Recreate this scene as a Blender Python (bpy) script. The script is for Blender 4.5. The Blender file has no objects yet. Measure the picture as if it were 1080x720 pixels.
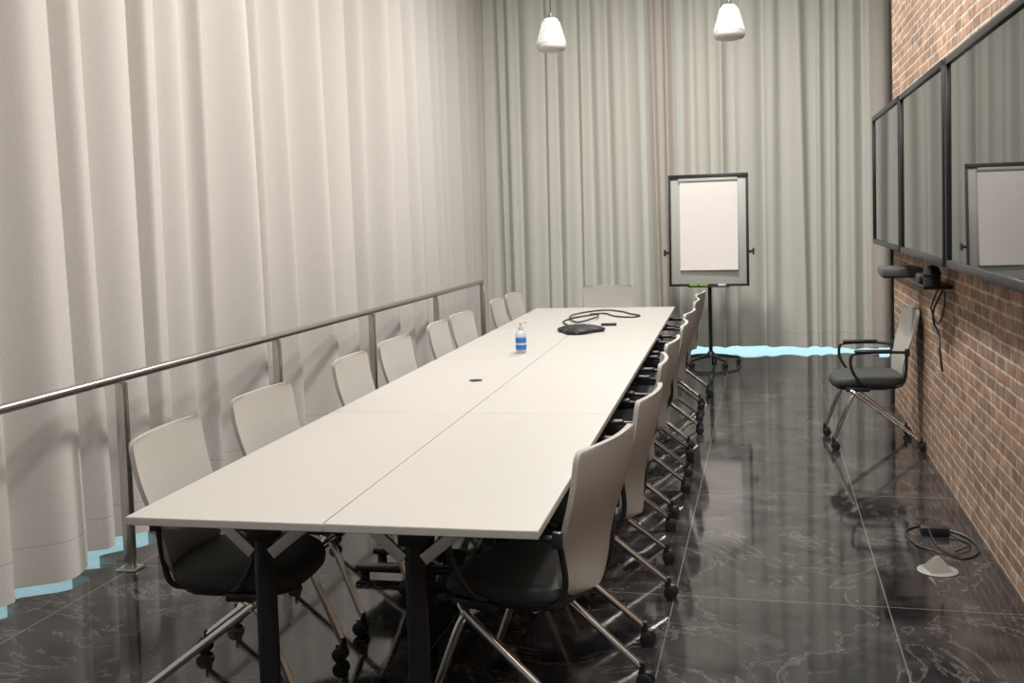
import bpy, bmesh, math, random
from mathutils import Vector, Matrix

S = bpy.context.scene
pi = math.pi

# ------------------------------------------------------------------ materials
def new_mat(name):
    m = bpy.data.materials.new(name); m.use_nodes = True
    nt = m.node_tree
    return m, nt, nt.nodes, nt.links, nt.nodes["Principled BSDF"]

def simple(name, col, rough=0.5, metal=0.0, spec=0.5, noise=0.06, nscale=40, bump=0.0, coat=0.0):
    m, nt, N, L, b = new_mat(name)
    b.inputs["Roughness"].default_value = rough
    b.inputs["Metallic"].default_value = metal
    b.inputs["Specular IOR Level"].default_value = spec
    b.inputs["Coat Weight"].default_value = coat
    tc = N.new("ShaderNodeTexCoord"); nz = N.new("ShaderNodeTexNoise")
    nz.inputs["Scale"].default_value = nscale
    L.new(tc.outputs["Object"], nz.inputs["Vector"])
    mx = N.new("ShaderNodeMix"); mx.data_type = 'RGBA'
    mx.inputs[6].default_value = (*[c*(1-noise) for c in col], 1)
    mx.inputs[7].default_value = (*[min(1, c*(1+noise)) for c in col], 1)
    L.new(nz.outputs["Fac"], mx.inputs[0]); L.new(mx.outputs[2], b.inputs["Base Color"])
    if bump:
        bp = N.new("ShaderNodeBump"); bp.inputs["Strength"].default_value = bump
        bp.inputs["Distance"].default_value = 0.002
        L.new(nz.outputs["Fac"], bp.inputs["Height"]); L.new(bp.outputs[0], b.inputs["Normal"])
    return m

M_table = simple("table_laminate", (0.50, 0.485, 0.455), 0.42, noise=0.02, nscale=6)
M_tedge = simple("table_edge", (0.42, 0.41, 0.385), 0.5)
M_black = simple("black_plastic", (0.014, 0.014, 0.016), 0.4)
M_blackm = simple("black_metal", (0.016, 0.016, 0.018), 0.3, metal=0.3)
M_chrome = simple("chrome", (0.80, 0.80, 0.80), 0.16, metal=1.0, noise=0.02)
M_steel = simple("brushed_steel", (0.50, 0.48, 0.455), 0.28, metal=1.0, noise=0.05)
M_silver = simple("silver_paint", (0.60, 0.60, 0.60), 0.4, metal=0.4)
M_back = simple("chair_back_mesh", (0.40, 0.385, 0.355), 0.8, noise=0.22, nscale=300, bump=0.5)
M_seat = simple("seat_fabric", (0.040, 0.042, 0.044), 0.7, noise=0.3, nscale=300, bump=0.4)
M_white = simple("white_plastic", (0.56, 0.56, 0.54), 0.45)
M_board = simple("whiteboard", (0.44, 0.45, 0.42), 0.25, noise=0.02)
M_paper = simple("paper", (0.76, 0.72, 0.70), 0.8, noise=0.02, nscale=8)
M_blue = simple("blue_label", (0.02, 0.16, 0.55), 0.4)
M_green = simple("green_marker", (0.25, 0.42, 0.05), 0.4)
M_grey = simple("grey_plastic", (0.08, 0.08, 0.085), 0.4)
M_brass = simple("floor_box_metal", (0.50, 0.49, 0.47), 0.35, metal=0.7)
M_wall = simple("plaster", (0.35, 0.33, 0.31), 0.8, noise=0.05)
M_ceil = simple("ceiling_paint", (0.50, 0.48, 0.46), 0.9, noise=0.03)
M_dark = simple("dark_steel_column", (0.02, 0.014, 0.012), 0.5)

def glass_clear():
    m, nt, N, L, b = new_mat("clear_gel")
    b.inputs["Base Color"].default_value = (0.82, 0.9, 0.93, 1)
    b.inputs["Roughness"].default_value = 0.05
    b.inputs["Transmission Weight"].default_value = 0.7
    b.inputs["IOR"].default_value = 1.35
    return m
M_gel = glass_clear()

def screen_mat():
    m, nt, N, L, b = new_mat("screen_glass")
    b.inputs["Base Color"].default_value = (0.014, 0.015, 0.014, 1)
    b.inputs["Roughness"].default_value = 0.02
    b.inputs["IOR"].default_value = 1.75
    return m
M_screen = screen_mat()

def curtain_mat(name, col, transl=0.15, tcol=(0.6, 0.62, 0.58)):
    m, nt, N, L, b = new_mat(name)
    out = N["Material Output"]
    b.inputs["Roughness"].default_value = 0.9
    b.inputs["Specular IOR Level"].default_value = 0.15
    tc = N.new("ShaderNodeTexCoord")
    mp = N.new("ShaderNodeMapping"); mp.inputs["Scale"].default_value = (220, 220, 60)
    L.new(tc.outputs["Object"], mp.inputs["Vector"])
    nz = N.new("ShaderNodeTexNoise"); nz.inputs["Scale"].default_value = 1.0; nz.inputs["Detail"].default_value = 3
    L.new(mp.outputs[0], nz.inputs["Vector"])
    r = N.new("ShaderNodeMix"); r.data_type = 'RGBA'
    r.inputs[6].default_value = (*[c*0.86 for c in col], 1); r.inputs[7].default_value = (*[c*1.12 for c in col], 1)
    L.new(nz.outputs["Fac"], r.inputs[0])
    sx = N.new("ShaderNodeSeparateXYZ"); L.new(tc.outputs["Object"], sx.inputs[0])
    cmp = N.new("ShaderNodeMath"); cmp.operation = 'COMPARE'
    cmp.inputs[1].default_value = 0.20; cmp.inputs[2].default_value = 0.003
    L.new(sx.outputs[2], cmp.inputs[0])
    hm = N.new("ShaderNodeMix"); hm.data_type = 'RGBA'
    L.new(cmp.outputs[0], hm.inputs[0]); L.new(r.outputs[2], hm.inputs[6])
    hm.inputs[7].default_value = (*[c*0.75 for c in col], 1)
    L.new(hm.outputs[2], b.inputs["Base Color"])
    bp = N.new("ShaderNodeBump"); bp.inputs["Strength"].default_value = 0.25; bp.inputs["Distance"].default_value = 0.002
    L.new(nz.outputs["Fac"], bp.inputs["Height"]); L.new(bp.outputs[0], b.inputs["Normal"])
    t = N.new("ShaderNodeBsdfTranslucent"); t.inputs["Color"].default_value = (*tcol, 1)
    mx = N.new("ShaderNodeMixShader"); mx.inputs[0].default_value = transl
    L.new(b.outputs[0], mx.inputs[1]); L.new(t.outputs[0], mx.inputs[2]); L.new(mx.outputs[0], out.inputs[0])
    return m
M_cur_l = curtain_mat("curtain_fabric_beige", (0.55, 0.52, 0.49), 0.03, (0.6, 0.5, 0.45))
M_cur_b = curtain_mat("curtain_fabric_backlit", (0.62, 0.60, 0.545), 0.05, (0.66, 0.54, 0.46))  # same fabric as the left; daylight coming through is put into the colour
M_cur_c = curtain_mat("curtain_fabric_less_backlit", (0.52, 0.475, 0.43), 0.03, (0.6, 0.5, 0.45))  # same fabric again; painted tone stands for weaker transmitted daylight

def window_mat():
    m, nt, N, L, b = new_mat("daylit_glass")
    out = N["Material Output"]; N.remove(b)
    e = N.new("ShaderNodeEmission"); e.inputs["Color"].default_value = (0.54, 0.88, 0.97, 1)
    e.inputs["Strength"].default_value = 2.2
    L.new(e.outputs[0], out.inputs[0])
    return m
M_win = window_mat()

def floor_mat():
    m, nt, N, L, b = new_mat("black_marble_tiles")
    tc = N.new("ShaderNodeTexCoord")
    def noise(sc, det, dist, rough=0.55):
        n = N.new("ShaderNodeTexNoise"); n.inputs["Scale"].default_value = sc
        n.inputs["Detail"].default_value = det; n.inputs["Distortion"].default_value = dist
        n.inputs["Roughness"].default_value = rough
        L.new(tc.outputs["Object"], n.inputs["Vector"]); return n
    def vein(n, center, width):
        s = N.new("ShaderNodeMath"); s.operation = 'SUBTRACT'; s.inputs[1].default_value = center
        L.new(n.outputs["Fac"], s.inputs[0])
        a = N.new("ShaderNodeMath"); a.operation = 'ABSOLUTE'; L.new(s.outputs[0], a.inputs[0])
        r = N.new("ShaderNodeMapRange"); r.inputs[1].default_value = 0; r.inputs[2].default_value = width
        r.inputs[3].default_value = 1; r.inputs[4].default_value = 0
        L.new(a.outputs[0], r.inputs[0]); return r
    v1 = vein(noise(1.3, 9, 1.2, 0.62), 0.5, 0.009)
    v2 = vein(noise(3.6, 8, 0.7, 0.62), 0.47, 0.012)
    msk = noise(1.7, 2, 0.0)
    mr = N.new("ShaderNodeMapRange"); mr.inputs[1].default_value = 0.45; mr.inputs[2].default_value = 0.65
    L.new(msk.outputs["Fac"], mr.inputs[0])
    mul = N.new("ShaderNodeMath"); mul.operation = 'MULTIPLY'; L.new(v2.outputs[0], mul.inputs[0]); L.new(mr.outputs[0], mul.inputs[1])
    mxv = N.new("ShaderNodeMath"); mxv.operation = 'MAXIMUM'; L.new(v1.outputs[0], mxv.inputs[0]); L.new(mul.outputs[0], mxv.inputs[1])
    sc = N.new("ShaderNodeMath"); sc.operation = 'MULTIPLY'; sc.inputs[1].default_value = 0.30; L.new(mxv.outputs[0], sc.inputs[0])
    cl = noise(3.5, 7, 1.0)
    clr = N.new("ShaderNodeMapRange"); clr.inputs[1].default_value = 0.35; clr.inputs[2].default_value = 0.72
    L.new(cl.outputs["Fac"], clr.inputs[0])
    base = N.new("ShaderNodeMix"); base.data_type = 'RGBA'
    base.inputs[6].default_value = (0.011, 0.011, 0.012, 1); base.inputs[7].default_value = (0.055, 0.051, 0.050, 1)
    L.new(clr.outputs[0], base.inputs[0])
    c = N.new("ShaderNodeMix"); c.data_type = 'RGBA'; c.inputs[7].default_value = (0.30, 0.28, 0.27, 1)
    L.new(sc.outputs[0], c.inputs[0]); L.new(base.outputs[2], c.inputs[6])
    mp = N.new("ShaderNodeMapping"); mp.inputs["Location"].default_value = (0.40+0.85*20, -4.33+1.67*20, 0)
    L.new(tc.outputs["Object"], mp.inputs["Vector"])
    br = N.new("ShaderNodeTexBrick"); br.offset = 0.0; br.squash = 1.0
    br.inputs["Scale"].default_value = 1.0; br.inputs["Brick Width"].default_value = 0.85
    br.inputs["Row Height"].default_value = 1.67; br.inputs["Mortar Size"].default_value = 0.0022
    br.inputs["Mortar Smooth"].default_value = 0.0
    L.new(mp.outputs[0], br.inputs["Vector"])
    f = N.new("ShaderNodeMix"); f.data_type = 'RGBA'; f.inputs[7].default_value = (0.18, 0.16, 0.13, 1)
    L.new(br.outputs["Fac"], f.inputs[0]); L.new(c.outputs[2], f.inputs[6])
    L.new(f.outputs[2], b.inputs["Base Color"])
    b.inputs["IOR"].default_value = 1.55
    rr = N.new("ShaderNodeMapRange"); rr.inputs[3].default_value = 0.04; rr.inputs[4].default_value = 0.10
    L.new(cl.outputs["Fac"], rr.inputs[0]); L.new(rr.outputs[0], b.inputs["Roughness"])
    return m
M_floor = floor_mat()

def brick_mat():
    m, nt, N, L, b = new_mat("old_brick")
    tc = N.new("ShaderNodeTexCoord")
    sx = N.new("ShaderNodeSeparateXYZ"); L.new(tc.outputs["Object"], sx.inputs[0])
    cx = N.new("ShaderNodeCombineXYZ"); L.new(sx.outputs[1], cx.inputs[0]); L.new(sx.outputs[2], cx.inputs[1])
    wn = N.new("ShaderNodeTexNoise"); wn.inputs["Scale"].default_value = 7; wn.inputs["Detail"].default_value = 3
    L.new(tc.outputs["Object"], wn.inputs["Vector"])
    wv = N.new("ShaderNodeVectorMath"); wv.operation = 'SCALE'; wv.inputs["Scale"].default_value = 0.018
    L.new(wn.outputs["Color"], wv.inputs[0])
    ad = N.new("ShaderNodeVectorMath"); L.new(cx.outputs[0], ad.inputs[0]); L.new(wv.outputs[0], ad.inputs[1])
    mp = N.new("ShaderNodeMapping"); mp.inputs["Location"].default_value = (20, 5, 0)
    L.new(ad.outputs[0], mp.inputs["Vector"])
    br = N.new("ShaderNodeTexBrick"); br.offset = 0.5
    br.inputs["Scale"].default_value = 1.0; br.inputs["Brick Width"].default_value = 0.20
    br.inputs["Row Height"].default_value = 0.062; br.inputs["Mortar Size"].default_value = 0.009
    br.inputs["Mortar Smooth"].default_value = 0.4
    br.inputs["Color1"].default_value = (0.44, 0.26, 0.165, 1); br.inputs["Color2"].default_value = (0.26, 0.16, 0.11, 1)
    br.inputs["Mortar"].default_value = (0.50, 0.43, 0.35, 1)
    L.new(mp.outputs[0], br.inputs["Vector"])
    n2 = N.new("ShaderNodeTexNoise"); n2.inputs["Scale"].default_value = 14; n2.inputs["Detail"].default_value = 6
    L.new(tc.outputs["Object"], n2.inputs["Vector"])
    mr = N.new("ShaderNodeMapRange"); mr.inputs[1].default_value = 0.3; mr.inputs[2].default_value = 0.7
    mr.inputs[3].default_value = 0.6; mr.inputs[4].default_value = 1.35
    L.new(n2.outputs["Fac"], mr.inputs[0])
    vm = N.new("ShaderNodeVectorMath"); vm.operation = 'SCALE'
    L.new(br.outputs["Color"], vm.inputs[0]); L.new(mr.outputs[0], vm.inputs["Scale"])
    L.new(vm.outputs[0], b.inputs["Base Color"])
    b.inputs["Roughness"].default_value = 0.85
    inv = N.new("ShaderNodeMath"); inv.operation = 'SUBTRACT'; inv.inputs[0].default_value = 1; L.new(br.outputs["Fac"], inv.inputs[1])
    hs = N.new("ShaderNodeMath"); hs.operation = 'MULTIPLY_ADD'; hs.inputs[1].default_value = 0.4
    L.new(n2.outputs["Fac"], hs.inputs[0]); L.new(inv.outputs[0], hs.inputs[2])
    bp = N.new("ShaderNodeBump"); bp.inputs["Strength"].default_value = 0.6; bp.inputs["Distance"].default_value = 0.008
    L.new(hs.outputs[0], bp.inputs["Height"]); L.new(bp.outputs[0], b.inputs["Normal"])
    return m
M_brick = brick_mat()

# ------------------------------------------------------------------ mesh builder
def smooth_path(pts, n=6):
    pts = [Vector(p) for p in pts]; out = []
    for i in range(len(pts)-1):
        p0 = pts[max(i-1, 0)]; p1 = pts[i]; p2 = pts[i+1]; p3 = pts[min(i+2, len(pts)-1)]
        for k in range(n):
            t = k/n
            out.append(0.5*((2*p1)+(-p0+p2)*t+(2*p0-5*p1+4*p2-p3)*t*t+(-p0+3*p1-3*p2+p3)*t**3))
    out.append(pts[-1]); return out

class MB:
    def __init__(s): s.v = []; s.f = []; s.mi = []; s.sm = []; s.mats = []
    def mat(s, m):
        if m not in s.mats: s.mats.append(m)
        return s.mats.index(m)
    def add(s, vs, fs, m, smooth=True, M=None):
        o = len(s.v); k = s.mat(m)
        s.v += [tuple((M @ Vector(v)) if M else v) for v in vs]
        for f in fs:
            s.f.append([o+i for i in f]); s.mi.append(k); s.sm.append(smooth)
    def box(s, c, size, m, bev=0.0, rot=None, seg=2):
        bm = bmesh.new(); bmesh.ops.create_cube(bm, size=1)
        for v in bm.verts: v.co = Vector((v.co.x*size[0], v.co.y*size[1], v.co.z*size[2]))
        if bev: bmesh.ops.bevel(bm, geom=bm.edges[:], offset=bev, segments=seg, affect='EDGES', profile=0.5)
        bm.verts.index_update()
        M = Matrix.Translation(c) @ (rot.to_4x4() if rot else Matrix.Identity(4))
        s.add([v.co.copy() for v in bm.verts], [[v.index for v in f.verts] for f in bm.faces], m, False, M)
        bm.free()
    def bar(s, p0, p1, w, t, m, up=(0, 0, 1), bev=0.002):
        p0 = Vector(p0); p1 = Vector(p1); d = p1-p0; y = d.normalized()
        x = y.cross(Vector(up)).normalized(); z = x.cross(y)
        R = Matrix((x, y, z)).transposed()
        s.box((p0+p1)/2, (w, d.length, t), m, bev, R)
    def tube(s, pts, r, m, n=10, closed=False):
        pts = [Vector(p) for p in pts]; N = len(pts)
        up = Vector((0, 0, 1)); vs = []; fs = []; prev = None
        for i, p in enumerate(pts):
            if closed: d = pts[(i+1) % N]-pts[i-1]
            else: d = pts[min(i+1, N-1)]-pts[max(i-1, 0)]
            d = d.normalized()
            if prev is None:
                a = d.cross(up)
                if a.length < 0.1: a = d.cross(Vector((1, 0, 0)))
                a.normalize()
            else:
                a = (prev-d*prev.dot(d)).normalized()
            prev = a; b = d.cross(a)
            rr = r[i] if isinstance(r, (list, tuple)) else r
            for k in range(n):
                t = 2*pi*k/n; vs.append(p+a*math.cos(t)*rr+b*math.sin(t)*rr)
        rng = N if closed else N-1
        for i in range(rng):
            j = (i+1) % N
            for k in range(n):
                l = (k+1) % n; fs.append([i*n+k, i*n+l, j*n+l, j*n+k])
        if not closed:
            fs.append(list(range(n))[::-1]); fs.append([(N-1)*n+k for k in range(n)])
        s.add(vs, fs, m)
    def cyl(s, p0, p1, r, m, n=16): s.tube([p0, p1], r, m, n)
    def loft(s, rows, m, M=None, smooth=True):
        n = len(rows[0]); vs = [p for r in rows for p in r]; fs = []
        for i in range(len(rows)-1):
            for k in range(n):
                l = (k+1) % n; fs.append([i*n+k, i*n+l, (i+1)*n+l, (i+1)*n+k])
        fs.append(list(range(n))[::-1]); fs.append([(len(rows)-1)*n+k for k in range(n)])
        s.add(vs, fs, m, smooth, M)
    def lathe(s, prof, m, c=(0, 0, 0), n=32, M=None):
        rows = [[(c[0]+max(r, 1e-4)*math.cos(2*pi*k/n), c[1]+max(r, 1e-4)*math.sin(2*pi*k/n), c[2]+z) for k in range(n)] for r, z in prof]
        s.loft(rows, m, M)
    def shell(s, P, nu, nv, off, m):
        vs = []; fs = []; W = nu+1; H = nv+1
        for side in (0, 1):
            for j in range(H):
                for i in range(W):
                    p, t = P(i/nu*2-1, j/nv), off
                    vs.append(Vector(p)+Vector(t)*(0.5 if side else -0.5))
        o = W*H
        for j in range(nv):
            for i in range(nu):
                a = j*W+i
                fs.append([a, a+1, a+W+1, a+W]); fs.append([o+a, o+a+W, o+a+W+1, o+a+1])
        for i in range(nu):
            fs.append([i, o+i, o+i+1, i+1]); a = nv*W+i; fs.append([a, a+1, o+a+1, o+a])
        for j in range(nv):
            a = j*W; fs.append([a, a+W, o+a+W, o+a]); a = j*W+nu; fs.append([a, o+a, o+a+W, a+W])
        s.add(vs, fs, m)
    def mesh(s, name):
        me = bpy.data.meshes.new(name); me.from_pydata([tuple(v) for v in s.v], [], s.f)
        for m in s.mats: me.materials.append(m)
        me.polygons.foreach_set("material_index", s.mi); me.polygons.foreach_set("use_smooth", s.sm)
        bm = bmesh.new(); bm.from_mesh(me); bmesh.ops.recalc_face_normals(bm, faces=bm.faces[:]); bm.to_mesh(me); bm.free()
        me.set_sharp_from_angle(angle=math.radians(40))
        me.update(); return me
    def obj(s, name, loc=(0, 0, 0), rz=0.0):
        return inst(name, s.mesh(name), loc, rz)

def inst(name, me, loc=(0, 0, 0), rz=0.0):
    o = bpy.data.objects.new(name, me); S.collection.objects.link(o)
    o.location = loc; o.rotation_euler = (0, 0, rz); return o

# ------------------------------------------------------------------ room shell
XL, XR, YB, YF, ZC = -3.75, 2.3, 12.6, -1.6, 4.6
def slab(name, a, b, m):
    mb = MB(); mb.box([(a[i]+b[i])/2 for i in range(3)], [abs(b[i]-a[i]) for i in range(3)], m)
    return mb.obj(name)
slab("floor", (XL, YF, -0.1), (XR, YB, 0), M_floor)
slab("ceiling", (XL, YF, ZC), (XR, YB, ZC+0.1), M_ceil)
slab("wall_left", (XL-0.1, YF-0.1, 0), (XL, YB+0.1, ZC), M_wall)
slab("wall_back", (XL, YB, 0), (XR, YB+0.1, ZC), M_wall)
slab("wall_front", (XL, YF-0.1, 0), (XR, YF, ZC), M_wall)
slab("wall_right_far", (XR, 8.6, 0), (XR+0.1, YB+0.1, ZC), M_wall)
slab("wall_right", (0.98, YF, 0), (XR, 8.80, ZC), M_brick)
slab("trim_1", (0.955, 8.80, 0), (1.30, 8.92, ZC), M_dark)
slab("window_1", (XL+0.005, 0.2, 0.02), (XL+0.03, 12.4, 4.3), M_win)
slab("window_2", (-3.3, YB-0.03, 0.02), (2.1, YB-0.005, 4.3), M_win)

# ------------------------------------------------------------------ curtains
def curtain(name, p0, p1, z1, seed, wl, amp, mat, hem, ph0=0.0):
    rnd = random.Random(seed)
    p0 = Vector(p0); p1 = Vector(p1); d = p1-p0; Lg = d.length; d.normalize()
    nrm = Vector((-d.y, d.x, 0))
    folds = []; s = 0.0
    while s < Lg:
        w = wl[0]+(wl[1]-wl[0])*rnd.random()**1.3
        k = (w-wl[0])/(wl[1]-wl[0])
        a = amp[0]+(amp[1]-amp[0])*min(1, max(0, 0.6*k+0.4*rnd.random()))
        folds.append((s, w, a, rnd.uniform(-0.9, 0.9), rnd.uniform(-.05, .05), rnd.uniform(0, 1))); s += w
    step = 0.010; n = int(Lg/step); rows = 16
    vs = []; fs = []
    zs = [(j/rows) for j in range(rows+1)]
    fi = 0
    for i in range(n+1):
        s = Lg*i/n
        while fi < len(folds)-1 and s >= folds[fi][0]+folds[fi][1]: fi += 1
        s0, w, a, sk, dr, hs = folds[fi]
        t = min(1, (s-s0)/w)
        ts = t+sk*0.12*math.sin(2*pi*t)
        c = 0.5-0.5*math.cos(2*pi*ts)
        sec = 0.20*math.sin(2*pi*ts*2+hs*6)*math.sin(pi*t)
        for z in zs:
            low = 1-z
            A = a*(0.85+0.3*low)
            off = 2*A*c-amp[1]+A*sec*(0.5+0.5*low)
            off += 0.015*math.sin(s*1.3+seed)+0.012*math.sin(z*3+s*2.1)
            sh = dr*low*math.sin(pi*t)
            zz = hem+(z1-hem)*z
            if z == 0: zz = hem+0.014*math.sin(s*2.4+seed)+0.006*math.sin(s*9)
            q = p0+d*(s+sh)-nrm*off
            vs.append((q.x, q.y, zz))
    R = rows+1
    for i in range(n):
        for j in range(rows):
            a = i*R+j; fs.append([a, a+R, a+R+1, a+1])
    me = bpy.data.meshes.new(name); me.from_pydata(vs, [], fs); me.materials.append(mat)
    for p in me.polygons: p.use_smooth = True
    return inst(name, me)

curtain("curtain", (-3.21, 0.0, 0), (-3.21, 12.1, 0), 4.59, 3, (0.18, 0.62), (0.035, 0.105), M_cur_l, 0.028)
curtain("curtain", (-3.45, 11.98, 0), (-1.27, 11.98, 0), 4.59, 7, (0.13, 0.32), (0.03, 0.07), M_cur_b, 0.045)
curtain("curtain", (-1.31, 11.90, 0), (-0.97, 11.90, 0), 4.59, 9, (0.14, 0.2), (0.03, 0.05), M_cur_c, 0.045)
curtain("curtain", (-1.02, 11.98, 0), (1.18, 11.98, 0), 4.59, 12, (0.14, 0.36), (0.03, 0.075), M_cur_b, 0.042)
curtain("curtain", (1.10, 11.93, 0), (2.2, 11.93, 0), 4.59, 15, (0.15, 0.25), (0.035, 0.05), M_cur_c, 0.04)

# ------------------------------------------------------------------ handrail
mb = MB()
XRl = -2.95; ys = [1.07+1.6*i for i in range(7)]
mb.tube([(XRl, 0.6, 0.914), (XRl, 10.67, 0.914)], 0.021, M_steel, 16)
for y in ys:
    for dx in (-0.013, 0.013):
        mb.box((XRl, y+dx*1.1, 0.45), (0.045, 0.010, 0.88), M_steel, 0.002)
    mb.box((XRl, y, 0.889), (0.02, 0.03, 0.02), M_steel)
    mb.box((XRl, y, 0.006), (0.10, 0.09, 0.012), M_steel, 0.003)
mb.obj("handrail")

# ------------------------------------------------------------------ tables
TR = math.radians(1.62)
def TW(lx, ly):
    c, s = math.cos(TR), math.sin(TR)
    return (-1.283+lx*c-ly*s, 2.79+lx*s+ly*c)
TL = 1.70; TWD = 0.6475; TH = 0.73
mb = MB()
w, l = TWD-0.004, TL-0.004
mb.box((0, 0, TH-0.0125), (w, l, 0.025), M_table, 0.0015, seg=1)
mb.box((0, 0, TH-0.0135), (w+0.0012, l+0.0012, 0.019), M_tedge)
lx = 0.079
for sy in (-1, 1):
    y = sy*(TL/2-0.12)
    mb.tube([(lx, y, 0.05), (lx, y, 0.66)], 0.033, M_blackm, 20)
    mb.box((lx, y, 0.665), (0.09, 0.07, 0.05), M_blackm, 0.006)
    for sx in (-1, 1):
        mb.bar((lx+sx*0.03, y-sy*-0.02, 0.60), (lx+sx*0.15, y, 0.695), 0.035, 0.014, M_silver, up=(0, 1, 0))
    mb.box((lx-0.04, y, 0.699), (0.44, 0.05, 0.012), M_blackm, 0.002)
    mb.box((lx-0.04, y, 0.04), (0.46, 0.055, 0.03), M_blackm, 0.008)
    for sx in (-0.23, 0.15):
        mb.cyl((lx+sx, y, 0), (lx+sx, y, 0.03), 0.022, M_black)
mb.box((lx, 0, 0.685), (0.04, TL-0.3, 0.03), M_blackm, 0.004)
tm = mb.mesh("conference_table")
for i in range(4):
    for side in (-1, 1):
        x, y = TW(side*TWD/2, TL*(i+0.5))
        inst("conference_table", tm, (x, y, 0), TR+(0 if side < 0 else pi))

# ------------------------------------------------------------------ chair
def chair_mesh():
    mb = MB()
    z0, z1, rc = 0.435, 0.915, 0.06
    def hw(z):
        t = (z-z0)/(z1-z0)
        base = 0.180+0.060*math.sin(min(1, t*1.1)*pi/2)
        for d, r in ((z-z0, rc*1.3), (z1-z, rc*0.55)):
            if d < r: base -= r*(1-math.sqrt(max(0, 1-((r-d)/r)**2)))
        return base
    def P(u, v):
        v = 0.5-0.5*math.cos(pi*v)
        z = z0+(z1-z0)*v
        yc = -0.225-0.030*math.sin(v*pi*0.5)-0.045*v*v*v+0.012*math.sin(v*pi*2)
        return Vector((hw(z)*u, yc+0.034*u*u*(1-0.3*v), z))
    mb.shell(P, 20, 30, (0, 0.018, 0), M_back)
    def outl(sc, z, wf=1.0, n=40, ex=3.6):
        r = []
        for k in range(n):
            t = 2*pi*k/n; c, s_ = math.cos(t), math.sin(t)
            x = math.copysign(abs(c)**(2/ex), c)*0.235*sc; y = math.copysign(abs(s_)**(2/ex), s_)*0.23*sc+0.02
            dz = -0.022*max(0, (y-0.10)/0.15)**2*wf+0.008*max(0, -(y+0.1)/0.1)*wf + 0.008*(abs(x)/0.235)**2*wf
            r.append((x, y, z+dz))
        return r
    mb.loft([outl(0.80, 0.405, .6), outl(0.93, 0.412, .8), outl(0.99, 0.428), outl(1.0, 0.445), outl(0.985, 0.462),
             outl(0.93, 0.473), outl(0.75, 0.479), outl(0.4, 0.478), outl(0.05, 0.477)], M_seat)
    mb.loft([outl(0.70, 0.385, .5), outl(0.86, 0.392, .5), outl(0.88, 0.41, .5)], M_black)
    for sx in (-1, 1):
        mb.tube(smooth_path([(sx*0.205, 0.16, 0.40), (sx*0.232, 0.13, 0.385), (sx*0.24, 0.08, 0.345), (sx*0.245, -0.28, 0.075)], 5), 0.0135, M_chrome, 12)
        mb.tube(smooth_path([(sx*0.20, 0.06, 0.395), (sx*0.218, 0.10, 0.38), (sx*0.222, 0.15, 0.33), (sx*0.225, 0.255, 0.075)], 5), 0.0135, M_chrome, 12)
        mb.box((sx*0.205, 0.10, 0.40), (0.05, 0.15, 0.03), M_black, 0.006)
        for cx, cy in ((sx*0.245, -0.285), (sx*0.225, 0.26)):
            mb.cyl((cx, cy, 0.05), (cx, cy, 0.09), 0.012, M_black, 10)
            mb.box((cx, cy-0.008, 0.048), (0.014, 0.045, 0.022), M_black, 0.004)
            for k in (-1, 1):
                a = cx+k*0.008; bb = cx+k*0.024
                mb.tube([(a, cy-0.012, 0.028), (a+k*0.004, cy-0.012, 0.028), (bb-k*0.003, cy-0.012, 0.028), (bb, cy-0.012, 0.028)], [0.025, 0.028, 0.028, 0.022], M_black, 16)
        mb.tube(smooth_path([(sx*0.225, 0.05, 0.425), (sx*0.255, 0.09, 0.45), (sx*0.265, 0.145, 0.54), (sx*0.268, 0.15, 0.62),
                             (sx*0.268, 0.11, 0.646), (sx*0.262, -0.06, 0.652), (sx*0.235, -0.19, 0.645)], 5), 0.010, M_black, 10)
        mb.box((sx*0.268, 0.01, 0.660), (0.042, 0.235, 0.020), M_black, 0.009, seg=3)
        mb.tube(smooth_path([(sx*0.175, -0.10, 0.415), (sx*0.185, -0.18, 0.425), (sx*0.19, -0.206, 0.50), (sx*0.212, -0.205, 0.60), (sx*0.228, -0.20, 0.655)], 5), 0.010, M_black, 10)
        mb.box((sx*0.238, -0.205, 0.645), (0.022, 0.03, 0.05), M_black, 0.005)
    mb.cyl((-0.2, 0.12, 0.393), (0.2, 0.12, 0.393), 0.0125, M_chrome, 12)
    mb.cyl((-0.19, -0.10, 0.40), (0.19, -0.10, 0.40), 0.012, M_chrome, 12)
    return mb.mesh("conference_chair")
cm = chair_mesh()
H90 = pi/2
def chair(backx, y, ang):
    ox = backx+(-math.sin(ang))*0.255; oy = y+math.cos(ang)*0.255
    inst("conference_chair", cm, (ox, oy, 0), ang)
for y, da in zip([3.22, 3.97, 5.00, 5.72, 6.62, 7.24, 8.40, 9.05], [4, -3, 2, -2, 3, -3, 2, -2]):
    chair(-2.035-0.0283*(y-3.27), y, -H90+math.radians(da))
for x, y, da in zip([-.52, -.475, -.52, -.53, -.54, -.55, -.57, -.575], [3.22, 4.05, 4.97, 5.70, 6.55, 7.28, 8.2, 8.92],
                    [-13, -5, 4, -3, 3, -4, 2, -5]):
    chair(x, y, H90+math.radians(da))
chair(-1.48, 9.86, pi+0.03)
inst("conference_chair", cm, (0.650, 7.36, 0), H90+math.radians(4))

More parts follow.
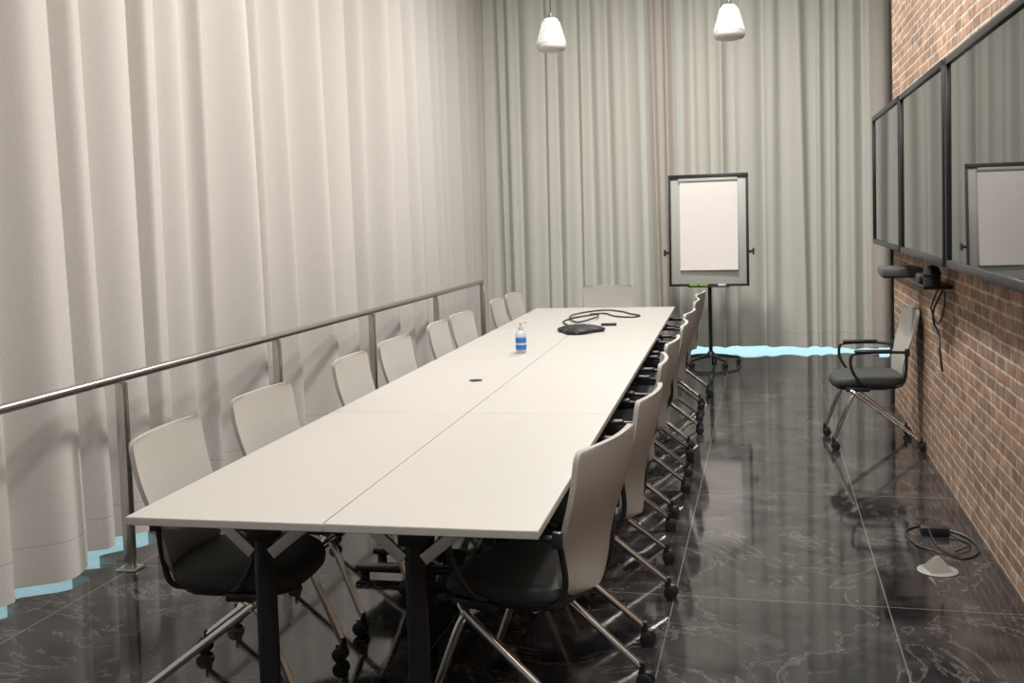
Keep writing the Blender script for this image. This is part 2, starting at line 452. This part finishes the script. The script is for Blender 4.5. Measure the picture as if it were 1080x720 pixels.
# ------------------------------------------------------------------ flipchart
mb = MB()
W2, Z0, Z1 = 0.405, 0.82, 1.97
tilt = Matrix.Rotation(math.radians(-4), 3, 'X')
def tb(c, size, m, bev=0.003):
    c = Vector(c); pv = Vector((0, 0, 1.3)); cc = tilt @ (c-pv)+pv
    mb.box(cc, size, m, bev, tilt)
zc = (Z0+Z1)/2; hh = Z1-Z0
tb((0, 0, zc), (W2*2-0.02, 0.014, hh-0.02), M_board)
for sx in (-1, 1):
    tb((sx*(W2-0.012), -0.003, zc), (0.026, 0.028, hh), M_black)
    tb((sx*(W2+0.02), -0.003, 1.17), (0.05, 0.03, 0.03), M_black, 0.008)
    tb((sx*(W2+0.045), -0.003, 1.17), (0.02, 0.045, 0.07), M_black, 0.008)
tb((0, -0.003, Z1-0.02), (W2*2, 0.034, 0.045), M_black)
tb((0, -0.003, Z0+0.012), (W2*2, 0.028, 0.026), M_black)
# paper pad: a stack plus a slightly curling top sheet
tb((0.01, -0.014, zc+0.045), (0.585, 0.010, 0.90), M_paper, 0.001)
def sheet(u, v):
    z = (zc+0.045-0.455)+0.91*v
    y = -0.022-0.016*(1-v)**4*(1+0.5*u)
    return tilt @ (Vector((0.006+0.293*u, y, z))-Vector((0, 0, 1.3)))+Vector((0, 0, 1.3))
mb.shell(sheet, 8, 16, (0, 0.0012, 0), M_paper)
tb((0, -0.030, Z1-0.055), (0.60, 0.012, 0.03), M_board)
tb((0, -0.045, Z0-0.005), (0.42, 0.09, 0.014), M_black)
for i, (xx, mm) in enumerate([(-0.15, M_green), (-0.05, M_green), (0.06, M_black), (0.13, M_paper)]):
    tb((xx, -0.045, Z0+0.012), (0.09, 0.02, 0.02), mm, 0.006)
mb.tube([(0, 0.02, 0.10), (0, 0.02, 1.0)], 0.020, M_blackm, 16)
mb.tube([(0, 0.02, 0.60), (0, 0.02, 1.45)], 0.016, M_blackm, 16)
mb.box((0, 0.03, 1.3), (0.12, 0.05, 0.2), M_black, 0.006)
mb.lathe([(0.03, 0.075), (0.05, 0.08), (0.045, 0.115), (0.028, 0.14)], M_black, (0, 0.02, 0), 20)
for k in range(5):
    a = 2*pi*k/5+0.3; d = Vector((math.cos(a), math.sin(a), 0)); o = Vector((0, 0.02, 0))
    mb.tube([o+d*0.03+Vector((0, 0, .1)), o+d*0.16+Vector((0, 0, .09)), o+d*0.29+Vector((0, 0, .068))], [0.02, 0.017, 0.012], M_black, 10)
    p = o+d*0.285; t = Vector((-d.y, d.x, 0))
    mb.cyl(p+Vector((0, 0, .03)), p+Vector((0, 0, .07)), 0.009, M_black, 8)
    for q in (-1, 1):
        mb.cyl(p+t*q*0.006+Vector((0, 0, .025)), p+t*q*0.024+Vector((0, 0, .025)), 0.025, M_black, 16)
mb.obj("flipchart_easel", (-0.585, 10.9, 0), math.radians(-3))

# ------------------------------------------------------------------ pendant speakers
mb = MB()
prof = [(0.0, -0.115), (0.06, -0.114), (0.088, -0.106), (0.099, -0.090), (0.101, -0.075), (0.098, -0.06)]
for i in range(12):
    t = i/11; prof.append((0.098-0.040*t+(0.0015 if i % 2 else 0), -0.055+0.135*t))
prof += [(0.050, 0.098), (0.036, 0.110), (0.0, 0.114)]
mb.lathe(prof, M_white, n=40)
mb.lathe([(0.0, 0.112), (0.018, 0.112), (0.016, 0.135), (0.006, 0.15), (0.0, 0.15)], M_grey, n=16)
for k in range(30):
    a = 2*pi*k/30
    mb.tube([(0.100*math.cos(a), 0.100*math.sin(a), -0.06), (0.060*math.cos(a), 0.060*math.sin(a), 0.08)], 0.0028, M_white, 6)
mb.cyl((0, 0, 0.14), (0, 0, ZC-2.82), 0.004, M_black, 8)
mb.cyl((0, 0, ZC-2.85), (0, 0, ZC-2.82), 0.05, M_white, 20)
sm_ = mb.mesh("pendant_speaker")
inst("pendant_speaker", sm_, (-1.396, 7.0, 2.82)); inst("pendant_speaker", sm_, (-0.217, 7.0, 2.82))

# ------------------------------------------------------------------ wall screens
mb = MB()
sw, sh = 1.69, 1.0
mb.box((0.028, 0, 0), (0.05, sw, sh), M_black, 0.004)
b_ = 0.036
for s in (-1, 1):
    mb.box((-0.004, s*(sw/2-b_/2), 0), (0.022, b_, sh), M_black, 0.003)
    mb.box((-0.004, 0, s*(sh/2-b_/2)), (0.022, sw, b_), M_black, 0.003)
mb.box((0.001, 0, 0), (0.006, sw-2*b_, sh-2*b_), M_screen)
mb.box((0.07, 0, 0), (0.05, 0.5, 0.4), M_black, 0.004)
mb.box((0.105, 0, 0), (0.045, 0.7, 0.5), M_blackm, 0.004)
tvm = mb.mesh("wall_mounted_screen")
for x, y in ((0.838, 7.955), (0.842, 6.25), (0.85, 4.545)):
    inst("wall_mounted_screen", tvm, (x, y, 1.80), 0)

# ------------------------------------------------------------------ codec / camera under screens
mb = MB()
mb.box((0.855, 7.35, 1.165), (0.25, 0.34, 0.055), M_grey, 0.01)
mb.box((0.86, 7.35, 1.13), (0.24, 0.2, 0.012), M_black, 0.002)
mb.obj("video_codec")
mb = MB()
mb.box((0.90, 6.35, 1.15), (0.15, 0.60, 0.02), M_black, 0.004)
mb.box((0.87, 6.25, 1.19), (0.10, 0.16, 0.05), M_black, 0.012)
mb.cyl((0.87, 6.05, 1.16), (0.87, 6.05, 1.22), 0.045, M_black, 20)
mb.lathe([(0.0, -0.05), (0.035, -0.038), (0.05, 0), (0.035, 0.038), (0, 0.05)], M_black, (0.87, 6.05, 1.225), 20)
mb.obj("conference_camera")
mb = MB()
mb.tube(smooth_path([(0.93, 6.1, 1.13), (0.90, 6.2, 1.02), (0.92, 6.35, 0.93), (0.94, 6.3, 0.86), (0.93, 6.2, 0.78), (0.95, 6.25, 0.66)], 8), 0.006, M_black, 8)
mb.tube(smooth_path([(0.93, 6.25, 1.13), (0.92, 6.4, 1.03), (0.93, 6.5, 0.98), (0.94, 6.35, 0.92), (0.94, 6.15, 1.0), (0.93, 6.0, 1.13)], 8), 0.005, M_black, 8)
mb.tube(smooth_path([(0.93, 7.15, 1.15), (0.92, 7.0, 1.11), (0.93, 6.8, 1.10), (0.92, 6.68, 1.13)], 8), 0.006, M_black, 8)
mb.obj("hanging_cable")

# ------------------------------------------------------------------ tabletop items
TZ = TH
mb = MB()
def tri(sc, z, n=60):
    r = []
    for k in range(n):
        t = 2*pi*k/n
        rad = 0.165*(1+0.20*math.cos(3*t))*sc
        r.append((rad*math.cos(t), rad*math.sin(t), z))
    return r
mb.loft([tri(0.92, 0.0), tri(1.0, 0.012), tri(0.98, 0.024), tri(0.75, 0.040), tri(0.45, 0.052), tri(0.02, 0.054)], M_black)
mb.lathe([(0.0, 0.05), (0.045, 0.052), (0.045, 0.058), (0.0, 0.060)], M_grey, n=24)
mb.obj("conference_speakerphone", (-1.365, 7.62, TZ+0.001), 0.5)

mb = MB()
mb.lathe([(0.030, 0.0), (0.034, 0.006), (0.034, 0.12), (0.028, 0.138), (0.013, 0.150), (0.013, 0.156)], M_gel, n=24)
mb.lathe([(0.0348, 0.025), (0.0352, 0.03), (0.0352, 0.095), (0.0348, 0.10)], M_blue, n=24)
mb.lathe([(0.0356, 0.055), (0.0356, 0.068)], M_white, n=24)
mb.lathe([(0.015, 0.154), (0.015, 0.170), (0.006, 0.172), (0.006, 0.190), (0.013, 0.192), (0.013, 0.20), (0.0, 0.202)], M_white, n=16)
mb.tube(smooth_path([(0, 0, 0.196), (0.03, 0, 0.198), (0.042, 0, 0.188)], 4), 0.005, M_white, 8)
mb.obj("hand_sanitizer_bottle", (-1.543, 6.47, TZ+0.001), 0.8)

mb = MB()
mb.lathe([(0.026, 0), (0.036, 0), (0.035, 0.003), (0.027, 0.003)], M_black, n=32)
mb.lathe([(0.0, 0.0005), (0.027, 0.0005), (0.027, 0.002), (0, 0.002)], M_grey, n=32)
mb.obj("cable_grommet", (-1.54, 5.38, TZ+0.0005))
mb = MB()
mb.box((0, 0, 0.009), (0.12, 0.05, 0.018), M_black, 0.006)
mb.obj("remote_control", (-1.21, 8.05, TZ+0.001), 0.1)
mb = MB()
zc_ = TZ+0.0075
pth = [(-1.46, 7.84, .0), (-1.54, 8.05, 0), (-1.62, 8.3, 0), (-1.58, 8.6, 0), (-1.42, 8.75, .01), (-1.38, 8.45, .015), (-1.5, 8.25, 0),
       (-1.62, 8.6, .012), (-1.58, 9.05, 0), (-1.42, 9.25, 0), (-1.25, 9.1, 0), (-1.15, 8.9, 0), (-1.05, 8.75, 0), (-1.1, 8.62, 0), (-1.25, 8.7, .0), (-1.38, 8.95, 0), (-1.5, 8.9, 0)]
mb.tube(smooth_path([(a, b, zc_+c) for a, b, c in pth], 8), 0.0065, M_black, 8)
mb.obj("power_cable")

# ------------------------------------------------------------------ floor box and cable
mb = MB()
mb.lathe([(0.0, 0.0), (0.085, 0.0), (0.085, 0.004), (0.076, 0.006), (0.0, 0.006)], M_brass, n=36)
mb.loft([[(0.05, -0.05, .006), (0.05, 0.05, .006), (-0.05, 0.05, .006), (-0.05, -0.05, .006)],
         [(0.008, -0.008, .065), (0.008, 0.008, .065), (-0.008, 0.008, .065), (-0.008, -0.008, .065)]], M_brass, smooth=False)
mb.obj("floor_socket", (0.705, 4.80, 0), 0.3)
mb = MB()
pth = [(0.71, 4.86, 0.03), (0.74, 5.0, .01), (0.66, 5.15, 0), (0.64, 5.35, 0), (0.75, 5.45, 0), (0.90, 5.32, 0), (0.93, 5.1, 0), (0.84, 4.97, 0), (0.75, 5.1, .008),
       (0.74, 5.3, .03)]
mb.tube(smooth_path([(a, b, 0.005+c) for a, b, c in pth], 8), 0.0045, M_black, 8)
mb.tube(smooth_path([(0.80, 5.34, 0.02), (0.88, 5.25, 0.005), (0.90, 5.15, 0.012), (0.82, 5.05, 0.01)], 8), 0.004, M_black, 8)
mb.box((0.77, 5.33, 0.022), (0.13, 0.06, 0.04), M_black, 0.006)
mb.obj("power_adapter_cable")

# ------------------------------------------------------------------ lights
def area(name, loc, size, power, col, target=None):
    l = bpy.data.lights.new(name, 'AREA'); l.shape = 'DISK'; l.size = size; l.energy = power; l.color = col
    o = bpy.data.objects.new(name, l); S.collection.objects.link(o); o.location = loc
    if target is not None:
        o.rotation_euler = (Vector(target)-Vector(loc)).to_track_quat('-Z', 'Y').to_euler()
    return o
warm = (1.0, 0.97, 0.93)
area("aisle_fill_lamp", (-0.2, 1.0, 4.45), 0.6, 70, warm, (-1.2, 3.2, 0))
area("aisle_fill_lamp", (-0.6, 6.0, 4.5), 0.45, 150, warm, (-1.6, 4.4, 0.0))
area("aisle_fill_lamp", (-0.8, 9.2, 4.5), 0.45, 165, warm, (-0.9, 9.0, 0))
area("aisle_fill_lamp", (0.55, 1.8, 4.3), 0.6, 62, warm, (-0.5, 4.0, 0.5))  # added fill lamp, brightens the chair backs facing the aisle
area("aisle_fill_lamp", (0.45, 6.0, 4.4), 0.6, 35, warm, (-0.6, 7.0, 0.5))  # second added fill, for the far aisle-side backs and the brick

w = bpy.data.worlds.new("World"); S.world = w; w.use_nodes = True
w.node_tree.nodes["Background"].inputs[0].default_value = (0.7, 0.8, 0.9, 1)
w.node_tree.nodes["Background"].inputs[1].default_value = 0.3

# ------------------------------------------------------------------ camera
psi, th, rho = math.radians(13.8), math.atan(67/1100), 0.031
F = Vector((-math.sin(psi)*math.cos(th), math.cos(psi)*math.cos(th), -math.sin(th)))
R0 = Vector((math.cos(psi), math.sin(psi), 0)); U0 = R0.cross(F)
Rc = R0*math.cos(rho)-U0*math.sin(rho); Uc = R0*math.sin(rho)+U0*math.cos(rho)
cam = bpy.data.cameras.new("camera"); co = bpy.data.objects.new("camera", cam); S.collection.objects.link(co)
Mx = Matrix((Rc, Uc, -F)).transposed().to_4x4(); Mx.translation = Vector((0, 0, 1.62))
co.matrix_world = Mx
cam.sensor_width = 36; cam.lens = 36*1100/1080; cam.shift_y = -67/1080; cam.clip_start = 0.05
S.camera = co
S.view_settings.view_transform = 'Standard'
S.view_settings.exposure = 0.0
